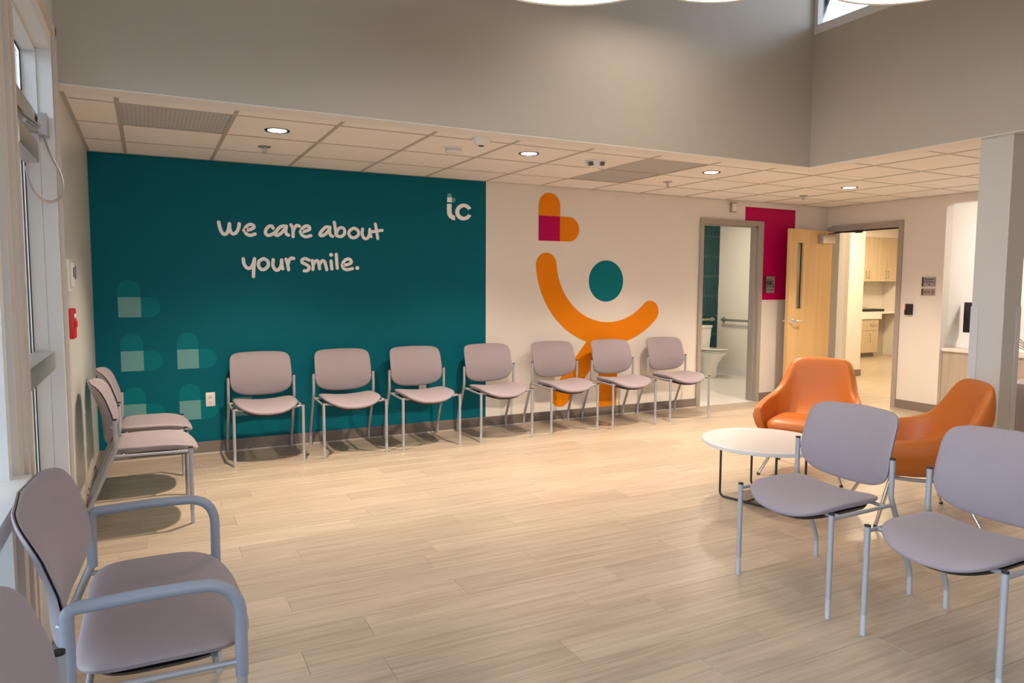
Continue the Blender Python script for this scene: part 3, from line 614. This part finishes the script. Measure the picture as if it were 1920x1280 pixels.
MB().cbox(-.36, .36, -.12, .12, .0, .05, .012).build('body', 'black_plastic', tr)
MB().cbox(-.30, -.12, -.1, .0, .05, .09, .01).build('clip', 'satin', tr)

# ================================================================== wall devices and signs
def outlet(x, z, label):
    o = thing('wall_outlet', label, 'outlet', (x, -.001, z), 0, None)
    MB().cbox(-.036, .036, -.007, 0, -.058, .058, .003).build('cover_plate', 'device_white', o)
    for dz in (-.022, .022):
        s = MB().cbox(-.017, .017, -.010, -.006, dz - .015, dz + .015, .002).build('socket', 'device_white', o)
        MB().box(-.008, -.005, -.0108, -.0098, dz - .004, dz + .008).box(.005, .008, -.0108, -.0098, dz - .004, dz + .008).box(-.002, .002, -.0108, -.0098, dz - .011, dz - .007).build('slot', 'sign_dark', s, 0)
outlet(.811, .449, 'white duplex outlet left of the first chair on the teal wall')
outlet(2.662, .447, 'white duplex outlet behind the third chair on the teal wall')
outlet(4.955, .50, 'white duplex outlet beside the orange figure leg')
k = thing('intercom', 'white wall intercom with a blue lens above the red alarm', 'intercom', (0, -1.96, 1.445))
MB().cbox(.0005, .022, -.09, .085, -.085, .085, .006).build('back_box', 'device_white', k)
MB().cbox(.022, .036, -.055, .065, -.06, .065, .006).build('front_cover', 'device_white', k)
MB().box(.036, .0375, -.03, .02, -.01, .04).build('display', 'sign_dark', k, 0); MB().cbox(.022, .04, .068, .084, -.02, .05, .004).build('lens', 'lens_blue', k)
k = thing('fire_alarm', 'red fire alarm pull station on the left wall', 'alarm', (0, -1.985, 1.195))
MB().cbox(.0005, .035, -.075, .075, -.078, .078, .006).build('housing', 'red_alarm', k); MB().cbox(.035, .042, -.05, .05, -.02, .012, .004).build('pull_bar', 'red_alarm', k); MB().box(.035, .0365, -.045, .045, .03, .05).build('label_band', 'white_print', k, 0)
k = thing('card_reader', 'black card reader with a red light beside the corridor door', 'card reader', (XW, -1.138, 1.146))
MB().cbox(-.028, -.0005, -.052, .038, -.062, .062, .006).build('housing', 'black_plastic', k); MB().box(-.0295, -.027, .026, .037, .0, .055).build('indicator', 'led_red', k, 0)
RX = (PI / 2, 0, -PI / 2)
k = thing('wall_sign', 'grey occupancy sign with three lines of text, upper of the pair', 'sign', (XW, -1.358, 1.458))
MB().box(-.010, -.0005, -.075, .058, -.052, .052).build('plate', 'sign_grey', k, 0); MB().box(-.012, -.0005, .058, .075, -.052, .052).build('dark_edge', 'sign_dark', k, 0)
for i, s in enumerate(('MAXIMUM', 'OCCUPANCY', '30')): text('lettering', s, (.024, .022, .026)[i], (-.011, -.010, .026 - .028 * i), RX, 'sign_dark', k)
k = thing('wall_sign', 'grey pictogram sign with three small symbols, lower of the pair', 'sign', (XW, -1.358, 1.345))
MB().box(-.010, -.0005, -.075, .058, -.038, .038).build('plate', 'sign_grey', k, 0); MB().box(-.012, -.0005, .058, .075, -.038, .038).build('dark_edge', 'sign_dark', k, 0)
def ring(mb, cy, cz, r, w, x): 
    n0 = len(mb.v); N = 24
    for q in range(N): a = 2 * PI * q / N; mb.v += [(x, cy + r * math.cos(a), cz + r * math.sin(a)), (x, cy + (r - w) * math.cos(a), cz + (r - w) * math.sin(a))]
    for q in range(N): p = (q + 1) % N; mb.f.append((n0 + 2 * q, n0 + 2 * q + 1, n0 + 2 * p + 1, n0 + 2 * p))
for q in ((.032, 0, .018, .005), (-.008, -.004, .015, .004)):
    b = MB(); ring(b, *q, -.0108); b.build('red_symbol', 'sign_red', k, 0)
MB().box(-.0112, -.0104, -.062, -.050, -.022, .022).build('red_symbol', 'sign_red', k, 0)
for q in ((.020, .044, -.004, .004), (-.018, .002, .0, .010)): MB().box(-.0114, -.0106, *q).build('black_symbol', 'sign_dark', k, 0)
k = thing('restroom_sign', 'grey restroom sign with figures on the magenta paint', 'sign', (7.118, 0, 1.419))
MB().box(-.066, .076, -.016, -.0025, -.10, .10).build('plate', 'sign_grey', k, 0); MB().box(-.080, -.066, -.018, -.0025, -.10, .10).build('dark_edge', 'sign_dark', k, 0)
b = MB(); yy = (-.0172, -.0160)
for cx, wmn in ((-.040, 0), (0.0, 1)):
    b.prism(arc_poly(cx, .062, .009, 0, 360, 14)[:-1], *yy)
    b.prism([(cx - .016, .048), (cx + .016, .048), (cx + (.010 if not wmn else .022), .0), (cx - (.010 if not wmn else .022), .0)], *yy)
    b.box(cx - .009, cx - .002, *yy, -.038, .002).box(cx + .002, cx + .009, *yy, -.038, .002)
wc = MB(); b.prism(arc_poly(.040, .046, .008, 0, 360, 14)[:-1], *yy); b.box(.036, .043, *yy, .004, .036).box(.036, .058, *yy, .0, .007).box(.054, .062, *yy, -.028, .004)
N = 20
for q in range(N):
    a, c_ = math.radians(100 + 250 * q / N), math.radians(100 + 250 * (q + 1) / N)
    b.prism([(.044 + .024 * math.cos(a), -.012 + .024 * math.sin(a)), (.044 + .024 * math.cos(c_), -.012 + .024 * math.sin(c_)), (.044 + .018 * math.cos(c_), -.012 + .018 * math.sin(c_)), (.044 + .018 * math.cos(a), -.012 + .018 * math.sin(a))], *yy)
b.build('pictograms', 'sign_dark', k, 0)
text('lettering', 'RESTROOM', .024, (.005, -.0172, -.062), (PI / 2, 0, 0), 'sign_dark', k)
k = thing('signal_plate', 'small white signal with a grey bracket high above the restroom door', 'signal', (6.487, 0, 2.312))
MB().cbox(-.030, .036, -.03, -.0005, -.045, .045, .004).build('lens_body', 'device_white', k)
MB().box(-.042, -.031, -.034, -.0005, -.055, .055).box(-.031, .036, -.034, -.0005, .045, .055).box(-.031, .036, -.034, -.0005, -.055, -.045).build('bracket', 'frame_grey', k, 0)

# ================================================================== ceiling devices
def downlight(x, y, label, energy=DOWN_W):
    k = thing('ceiling_light', label, 'light', (x, y, H), 0, None)
    b = MB(); prof = [(.055, .012), (.060, .0), (.078, -.003), (.080, .002), (.080, .012)]
    b.lathe(prof, (0, 0, 0), 32); b.f = b.f[:-2]; b.build('trim_ring', 'screen_dark', k)
    MB().lathe([(.0585, -.001), (.0585, .009)], (0, 0, 0), 32).build('lens', 'led_glow', k)
    l = bpy.data.lights.new('downlight_lamp', 'SPOT'); l.energy = energy; l.color = DOWN_COL; l.spot_size = math.radians(118); l.spot_blend = .9; l.shadow_soft_size = .045
    o = bpy.data.objects.new('downlight_lamp', l); COL.objects.link(o); o.parent = k; o.location = (0, 0, -.012)
for x, y, s in ((1.161, -1.43, 'round recessed downlight nearest the grey vent at left'), (2.987, -1.49, 'round recessed downlight between the smoke detector and the strobe'), (4.824, -1.46, 'round recessed downlight right of the double grey vent'), (6.72, -1.38, 'round recessed downlight farthest right, near the corridor door')): downlight(x, y, s)
downlight(6.9, -3.4, 'round recessed downlight hidden behind the right upper wall')
def vent(x0, x1, y0, y1, label, grp):
    k = thing('ceiling_vent', label, 'vent', ((x0 + x1) / 2, (y0 + y1) / 2, H + .004), 0, grp)
    w, d = (x1 - x0) / 2 - .008, (y0 - y1) / 2 - .008
    MB().box(-w, w, -d, d, .0, .018).build('perforated_panel', 'vent_grey', k, 0)
    b = MB(); n = 26
    for i in range(n):
        for j in range(n):
            cx, cy = -w + (i + .5) * 2 * w / n, -d + (j + .5) * 2 * d / n; q = .0045; n0 = len(b.v)
            b.v += [(cx - q, cy - q, -.0006), (cx + q, cy - q, -.0006), (cx + q, cy + q, -.0006), (cx - q, cy + q, -.0006)]; b.f.append((n0, n0 + 3, n0 + 2, n0 + 1))
    o = b.build('perforations', 'vent_dot', k, 0); o['kind'] = 'stuff'
vent(xs[1], xs[2], ys[2], ys[3], 'grey perforated ceiling vent at the left end of the ceiling', None)
vent(xs[7], xs[8], ys[1], ys[2], 'grey perforated vent of the double pair, closer to the white wall', 'double ceiling vent')
vent(xs[7], xs[8], ys[2], ys[3], 'grey perforated vent of the double pair, closer to the upper wall', 'double ceiling vent')
def sprinkler(x, y, label):
    k = thing('sprinkler', label, 'sprinkler', (x, y, H))
    MB().lathe([(.046, .004), (.046, -.002), (.030, -.008), (.014, -.008), (.011, -.014)], (0, 0, 0), 24).build('escutcheon', 'satin', k)
    MB().tube([(-.012, 0, -.010), (-.015, 0, -.025), (-.004, 0, -.042)], .003, 6).tube([(.012, 0, -.010), (.015, 0, -.025), (.004, 0, -.042)], .003, 6).tube([(0, 0, -.008), (0, 0, -.040)], .0035, 6).build('frame_arms', 'satin', k)
    MB().lathe([(.017, -.042), (.017, -.045)], (0, 0, 0), 16).build('deflector', 'satin', k)
sprinkler(1.167, -.82, 'chrome sprinkler head in front of the leftmost downlight')
sprinkler(4.862, -.82, 'chrome sprinkler head right of the double vent')
sprinkler(6.85, -.70, 'chrome sprinkler head above the magenta paint')
k = thing('smoke_detector', 'round white smoke detector on a ceiling tile', 'smoke detector', (2.395, -1.43, H))
MB().lathe([(.062, .003), (.062, -.010), (.055, -.012), (.058, -.030), (.050, -.042), (.02, -.046)], (0, 0, 0), 32).build('body', 'device_white', k)
MB().lathe([(.059, -.016), (.059, -.019)], (0, 0, 0), 32).build('sensing_slot', 'vent_grey', k)
k = thing('dome_sensor', 'small white dome sensor at the edge of the upper wall', 'sensor', (2.43, -1.84, H))
MB().lathe([(.062, .003), (.062, -.012), (.052, -.035), (.030, -.048), (.022, -.049)], (0, 0, 0), 28).build('dome', 'device_white', k); MB().lathe([(.020, -.049), (.018, -.053)], (0, 0, 0), 16).build('lens', 'sign_dark', k)
k = thing('alarm_strobe', 'white ceiling strobe with dark grilles beside the double vent', 'alarm', (3.62, -1.45, H))
MB().lathe([(.088, .003), (.088, -.008), (.078, -.012), (.066, -.045), (.04, -.054)], (0, 0, 0), 36).build('housing', 'device_white', k)
for sgn in (-1, 1):
    b = MB()
    for i in range(3):
        for j in range(3):
            a = math.radians(-118 + sgn * 38 + (i - 1) * 11); rr = .080 - j * .004; zz = -.018 - j * .010
            b.cbox(rr * math.cos(a) - .006, rr * math.cos(a) + .006, rr * math.sin(a) - .006, rr * math.sin(a) + .006, zz - .003, zz + .003, .001)
    b.build('grille', 'sign_dark', k, 0)['kind'] = 'stuff'

# ================================================================== pendants
def pendant(x, y, z, r, label):
    k = thing('pendant_lamp', label, 'lamp', (x, y, z), 0, 'large round pendant lamps')
    b = MB(); b.lathe([(r - .012, .004), (r, 0), (r, .14), (r - .012, .14)], (0, 0, 0), 64); b.f = b.f[:-2]; b.build('drum', 'lamp_shade', k)
    MB().lathe([(r - .012, .004), (r * .6, .0), (.02, -.001)], (0, 0, 0), 64).build('diffuser', 'lamp_glow', k)
    MB().lathe([(r - .012, .139), (.02, .139)], (0, 0, 0), 48).build('top_plate', 'lamp_shade', k, 0)
    for a in (90, 210, 330): MB().tube([(r * .8 * math.cos(math.radians(a)), r * .8 * math.sin(math.radians(a)), .139), (0, 0, 4.5 - z)], .0025, 5).build('suspension_wire', 'satin', k)
pendant(2.01, -3.73, 2.75, .50, 'round glowing pendant lamp above left, nearest the teal wall')
pendant(3.565, -2.97, 3.295, .50, 'round glowing pendant lamp in the middle of the three')
pendant(3.47, -4.275, 2.81, .45, 'round glowing pendant lamp at right, below the clerestory window')

# ================================================================== GUEST CHAIRS  (local: +x forward, rear feet near x=0, front legs x=.56)
def guest_chair(arms=False):
    hw = .2585 if not arms else .40
    k = thing('guest_chair' if not arms else 'guest_armchair', 'x', 'chair')
    sw = hw - .022
    # seat
    def ss(a, b):
        x = .378 + b * .205 + max(0, b) * .03 * (1 - a * a)
        zz = .470 - .032 * (1 - a * a) - .036 * max(0, b) ** 2.2 * (1 - .65 * a * a)
        return (x, a * sw, zz)
    MB().pad(ss, (0, 0, 1), .028, .034, 10, 72, (4.0, 5.5), 4.6).build('seat_cushion', 'fabric', k, 60)
    def sp(a, b): q = ss(a * .90, b * .86); return (q[0] - .01, q[1], q[2] - .030)
    MB().pad(sp, (0, 0, 1), .004, .026, 5, 40, 3.4, 6.0).build('seat_pan', 'black_plastic', k, 60)
    # backrest: front cushion, dark seam, rear shell
    bw = hw - .016
    def bs(a, b, off=0.0, sc=1.0):
        a *= sc; b *= sc
        zz = .672 + b * .160 + (-.030 * (1 - a * a) * max(0, -b)) + .008 * (1 - a * a) * max(0, b)
        xs_ = .176 - 1.15 * max(0, zz - .57) ** 2 - .050 * (1 - a * a)
        return (xs_ + off, a * bw * (1 - .035 * max(0, b) ** 2), zz)
    br = MB().pad(lambda a, b: bs(a, b, .003), (.97, 0, .24), .017, .006, 10, 72, (8.0, 4.6), 4.0).build('backrest', 'fabric', k, 60)
    MB().pad(lambda a, b: bs(a, b, -.001, .988), (.97, 0, .24), .003, .003, 4, 72, (8.0, 4.6), 10.0).build('seam', 'seam', br, 60)
    MB().pad(lambda a, b: bs(a, b, -.005), (.97, 0, .24), .006, .016, 8, 72, (8.0, 4.6), 4.0).build('rear_shell', 'fabric', br, 60)
    R = .0118 if not arms else .0135
    for s in (-1, 1):
        y = s * hw
        if not arms:
            lg = MB().tube([(.56, y, .085), (.56, y, .452)], R, 14).build('leg', 'chair_metal', k)
            MB().tube([(.56, y, .450), (.56, y, .457)], R + .0006, 14).build('end_cap', 'black_plastic', lg)
        else:
            lg = MB().tube([(.56, y, .085), (.56, y, .43)], R, 14).build('leg', 'chair_metal', k)
        MB().tube([(.56, y, .0), (.56, y, .09)], R - .0008, 14).build('foot_sleeve', 'foot_sleeve', lg)
        topz = .645 if not arms else .60
        pts = fillet([(.016, y, .085), (.022, y, .115), (.178, y, .475), (.178, y, topz)], [.03, .10])
        lg = MB().tube(pts, R, 14).build('leg', 'chair_metal', k)
        MB().tube([(.015, y, 0), (.016, y, .09)], R - .0008, 14).build('foot_sleeve', 'foot_sleeve', lg)
        if not arms: MB().tube([(.178, y, topz - .002), (.178, y, topz + .005)], R + .0006, 14).build('end_cap', 'black_plastic', lg)
        MB().tube([(.168, y, .438), (.56, y, .432)], .0085, 10).build('side_rail', 'chair_metal', k)
        MB().tube([(.178, y, .60), (.178 - .02, y * .93, .60)], .007, 8).build('back_bracket', 'chair_metal', k)
        if arms:
            MB().tube(fillet([(.178, y, .46), (.178, y, .648), (.36, y, .652), (.56, y, .648), (.56, y, .395)], [.026, .3, .18], 8), .0160, 14).build('armrest', 'arm_grey', k)
    MB().tube([(.50, -hw + .005, .432), (.50, -.1, .412), (.50, .1, .412), (.50, hw - .005, .432)], .0085, 10).build('cross_bar', 'chair_metal', k)
    MB().tube([(.215, -hw + .005, .438), (.215, hw - .005, .438)], .0085, 10).build('cross_bar', 'chair_metal', k)
    return k
ch = guest_chair(False)
row = 'armless guest chairs in a row along the back wall'
spots = [
    (1.190, -.590, -PI / 2, 'mauve armless guest chair on the teal wall, first in the row, beside an outlet', row),
    (1.866, -.606, -PI / 2, 'mauve armless guest chair on the teal wall, second in the row from the corner', row),
    (2.527, -.616, -PI / 2, 'armless mauve guest chair in front of the outlet below the logo, third in the row', row),
    (3.244, -.628, -PI / 2, 'armless mauve guest chair across the border of teal and white paint', row),
    (3.972, -.618, -PI / 2, 'armless mauve guest chair in front of the slanting orange leg of the mural', row),
    (4.650, -.645, -PI / 2, 'armless mauve guest chair in front of the upright orange leg of the mural', row),
    (5.385, -.612, -PI / 2, 'armless mauve guest chair beside the restroom doorway, last in the row', row),
    (.572, -1.58, 0, 'armless mauve guest chair against the left wall, nearer of the two', 'pair of guest chairs on the left wall'),
    (.572, -.94, 0, 'armless mauve guest chair against the left wall, deeper in the corner', 'pair of guest chairs on the left wall'),
    (2.913, -4.081, PI, 'armless guest chair right foreground, standing next to the white round table', 'pair of guest chairs in the right foreground'),
    (2.920, -4.762, PI, 'armless guest chair at the lower right, cut off by the frame', 'pair of guest chairs in the right foreground'),
]
for i, (fx, fy, rz, lab, grp) in enumerate(spots):
    loc = (fx - .56 * math.cos(rz), fy - .56 * math.sin(rz), 0)
    if i == 0: ch.location = loc; ch.rotation_euler = (0, 0, rz); ch['label'] = lab; ch['group'] = grp
    else: dup(ch, loc, rz, lab, grp)
ac = guest_chair(True)
ac.location = (.006, -4.035, 0); ac['label'] = 'guest armchair with grey tube arms in the left foreground'
dup(ch, (.012, -4.91, 0), 0, 'armless guest chair of which only the back shows at the lower left corner', 'guest chairs along the left window')

# ================================================================== ORANGE LOUNGE CHAIRS
def lounge():
    k = thing('lounge_chair', 'x', 'chair')
    # rim / crease / bottom outlines, front-left arm tip round the back (half), mirrored
    rim = [(.325, .320, .505), (.18, .335, .530), (.0, .335, .555), (-.13, .315, .572), (-.212, .278, .635), (-.285, .248, .765), (-.330, .210, .842), (-.342, .10, .850), (-.345, 0, .851)]
    cre = [(.335, .345, .455), (.18, .372, .455), (.0, .375, .462), (-.15, .347, .48), (-.25, .300, .53), (-.318, .268, .62), (-.352, .228, .69), (-.362, .10, .70), (-.366, 0, .70)]
    mid = [(.315, .315, .37), (.17, .335, .36), (.0, .335, .36), (-.13, .31, .37), (-.21, .262, .39), (-.26, .21, .43), (-.285, .16, .46), (-.298, .08, .47), (-.30, 0, .47)]
    bot = [(.285, .265, .295), (.15, .275, .29), (.0, .27, .29), (-.11, .25, .29), (-.17, .21, .29), (-.205, .165, .29), (-.225, .12, .29), (-.235, .06, .29), (-.238, 0, .29)]
    rin = [(.318, .280, .498), (.18, .293, .523), (.0, .292, .548), (-.108, .270, .565), (-.178, .238, .626), (-.245, .208, .755), (-.290, .187, .832), (-.300, .085, .840), (-.303, 0, .841)]
    inn = [(.315, .272, .42), (.18, .285, .42), (.0, .28, .42), (-.09, .25, .45), (-.155, .20, .50), (-.205, .165, .58), (-.235, .13, .64), (-.250, .07, .65), (-.254, 0, .65)]
    inb = [(.30, .255, .33), (.17, .262, .33), (.0, .255, .33), (-.08, .225, .34), (-.125, .18, .36), (-.15, .14, .40), (-.165, .10, .42), (-.172, .05, .42), (-.175, 0, .42)]
    full = lambda L: [(p[0], p[1], p[2]) for p in L] + [(p[0], -p[1], p[2]) for p in reversed(L[:-1])]
    rows = [full(q) for q in (bot, mid, cre, rim, rin, inn, inb)]
    b = MB(); b.grid(rows); R, C = len(rows), len(rows[0])
    for j in (0, C - 1): b.f.append(tuple(i * C + j for i in range(R)))
    # close underside
    nb = len(b.v); b.v.append((0.05, 0, .29)); b.v.append((.05, 0, .33))
    for j in range(C - 1): b.f.append((nb, j, j + 1)); b.f.append((nb + 1, (R - 1) * C + j + 1, (R - 1) * C + j))
    b.f.append((nb, 0, (R - 1) * C, nb + 1)); b.f.append((nb, nb + 1, (R - 1) * C + C - 1, C - 1))
    me = b.mesh('shell', 'orange_leather', 180)
    bb_ = bmesh.new(); bb_.from_mesh(me); cl = bb_.edges.layers.float.new('crease_edge')
    rowof = lambda i: i // C if i < R * C else -1
    for ed in bb_.edges:
        p, q = rowof(ed.verts[0].index), rowof(ed.verts[1].index)
        if p == q and p in (1, 3, 4): ed[cl] = {1: .55, 3: .5, 4: .35}[p]
        elif {ed.verts[0].index % C, ed.verts[1].index % C} <= {0} or {ed.verts[0].index % C, ed.verts[1].index % C} <= {C - 1}: ed[cl] = .5
    bb_.to_mesh(me); bb_.free()
    sh = put('shell', me, k); md = sh.modifiers.new('sub', 'SUBSURF'); md.levels = 2; md.render_levels = 2
    MB().pad(lambda a, c: (.085 + c * .245, a * .262, .375), (0, 0, 1), .058, .06, 8, 56, 5.5, 6.0).build('seat_cushion', 'orange_leather', k, 60)
    MB().tube([(.26 * math.cos(t) * 1.0 + .02, .235 * math.sin(t), .278) for t in [2 * PI * i / 40 for i in range(40)]], .011, 8, True).build('base_ring', 'lounge_rail', k)
    for sx, sy in ((1, 1), (1, -1), (-1, 1), (-1, -1)):
        lg = MB().tube([(.02 + sx * .17, sy * .16, .285), (.02 + sx * .285, sy * .285, .012)], [.0125, .010], 12).build('leg', 'chrome', k)
        MB().tube([(.02 + sx * .284, sy * .284, .014), (.02 + sx * .289, sy * .289, .0)], .0115, 12).build('glide', 'black_plastic', lg)
    return k
lc1 = lounge(); lc1['group'] = 'orange lounge chairs around the white table'
lc1.location = (4.81, -2.62, 0); lc1.rotation_euler = (0, 0, math.radians(208)); lc1['label'] = 'orange lounge chair facing forward behind the white table'
dup(lc1, (4.55, -3.63, 0), math.radians(143), 'orange lounge chair seen from the side in front of the column')

# ================================================================== ROUND TABLE
tb = thing('side_table', 'low round white table on a black wire frame', 'table', (3.99, -2.945, 0), math.radians(14.4))
b = MB(); b.lathe([(.395, .365), (.399, .368), (.399, .388), (.396, .391)], (0, 0, 0), 72).build('tabletop', 'table_white', tb, 30)
a = .197
for s in (-1, 1):
    MB().tube(fillet([(s * a, -a, .36), (s * a, -a, .008), (s * a, a, .008), (s * a, a, .36)], .035), .0075, 10).tube([(s * a, -a, .358), (s * a, a, .358)], .0065, 8).build('leg_loop', 'black_metal', tb)
MB().tube([(-a, 0, .010), (a, 0, .010)], .0065, 8).build('stretcher', 'black_metal', tb)
MB().tube([(-a, -a, .357), (a, -a, .357)], .0065, 8).tube([(-a, a, .357), (a, a, .357)], .0065, 8).build('top_rail', 'black_metal', tb)

# ================================================================== extra lamps of rooms beyond
def room_light(name, loc, e, col, size, label):
    k = thing('ceiling_light', label, 'light', loc)
    MB().box(-size / 2, size / 2, -size / 2, size / 2, -.01, .0).build('diffuser', 'hall_glow', k, 0)
    l = bpy.data.lights.new(name, 'AREA'); l.energy = e; l.color = col; l.size = size
    o = bpy.data.objects.new(name, l); COL.objects.link(o); o.parent = k; o.location = (0, 0, -.02)
room_light('corridor_lamp', (9.6, .1, 2.615), 70, (1, .80, .54), .6, 'ceiling panel light in the corridor')
room_light('kitchenette_lamp', (12.2, 1.7, 2.615), 80, (1, .78, .50), .6, 'ceiling panel light before the kitchenette')
room_light('restroom_lamp', (7.2, 1.3, 2.645), 32, (1, .82, .62), .5, 'ceiling panel light in the restroom')
room_light('reception_lamp', (9.4, -2.9, 2.695), 62, (1, .88, .78), .6, 'ceiling panel light in the reception office')
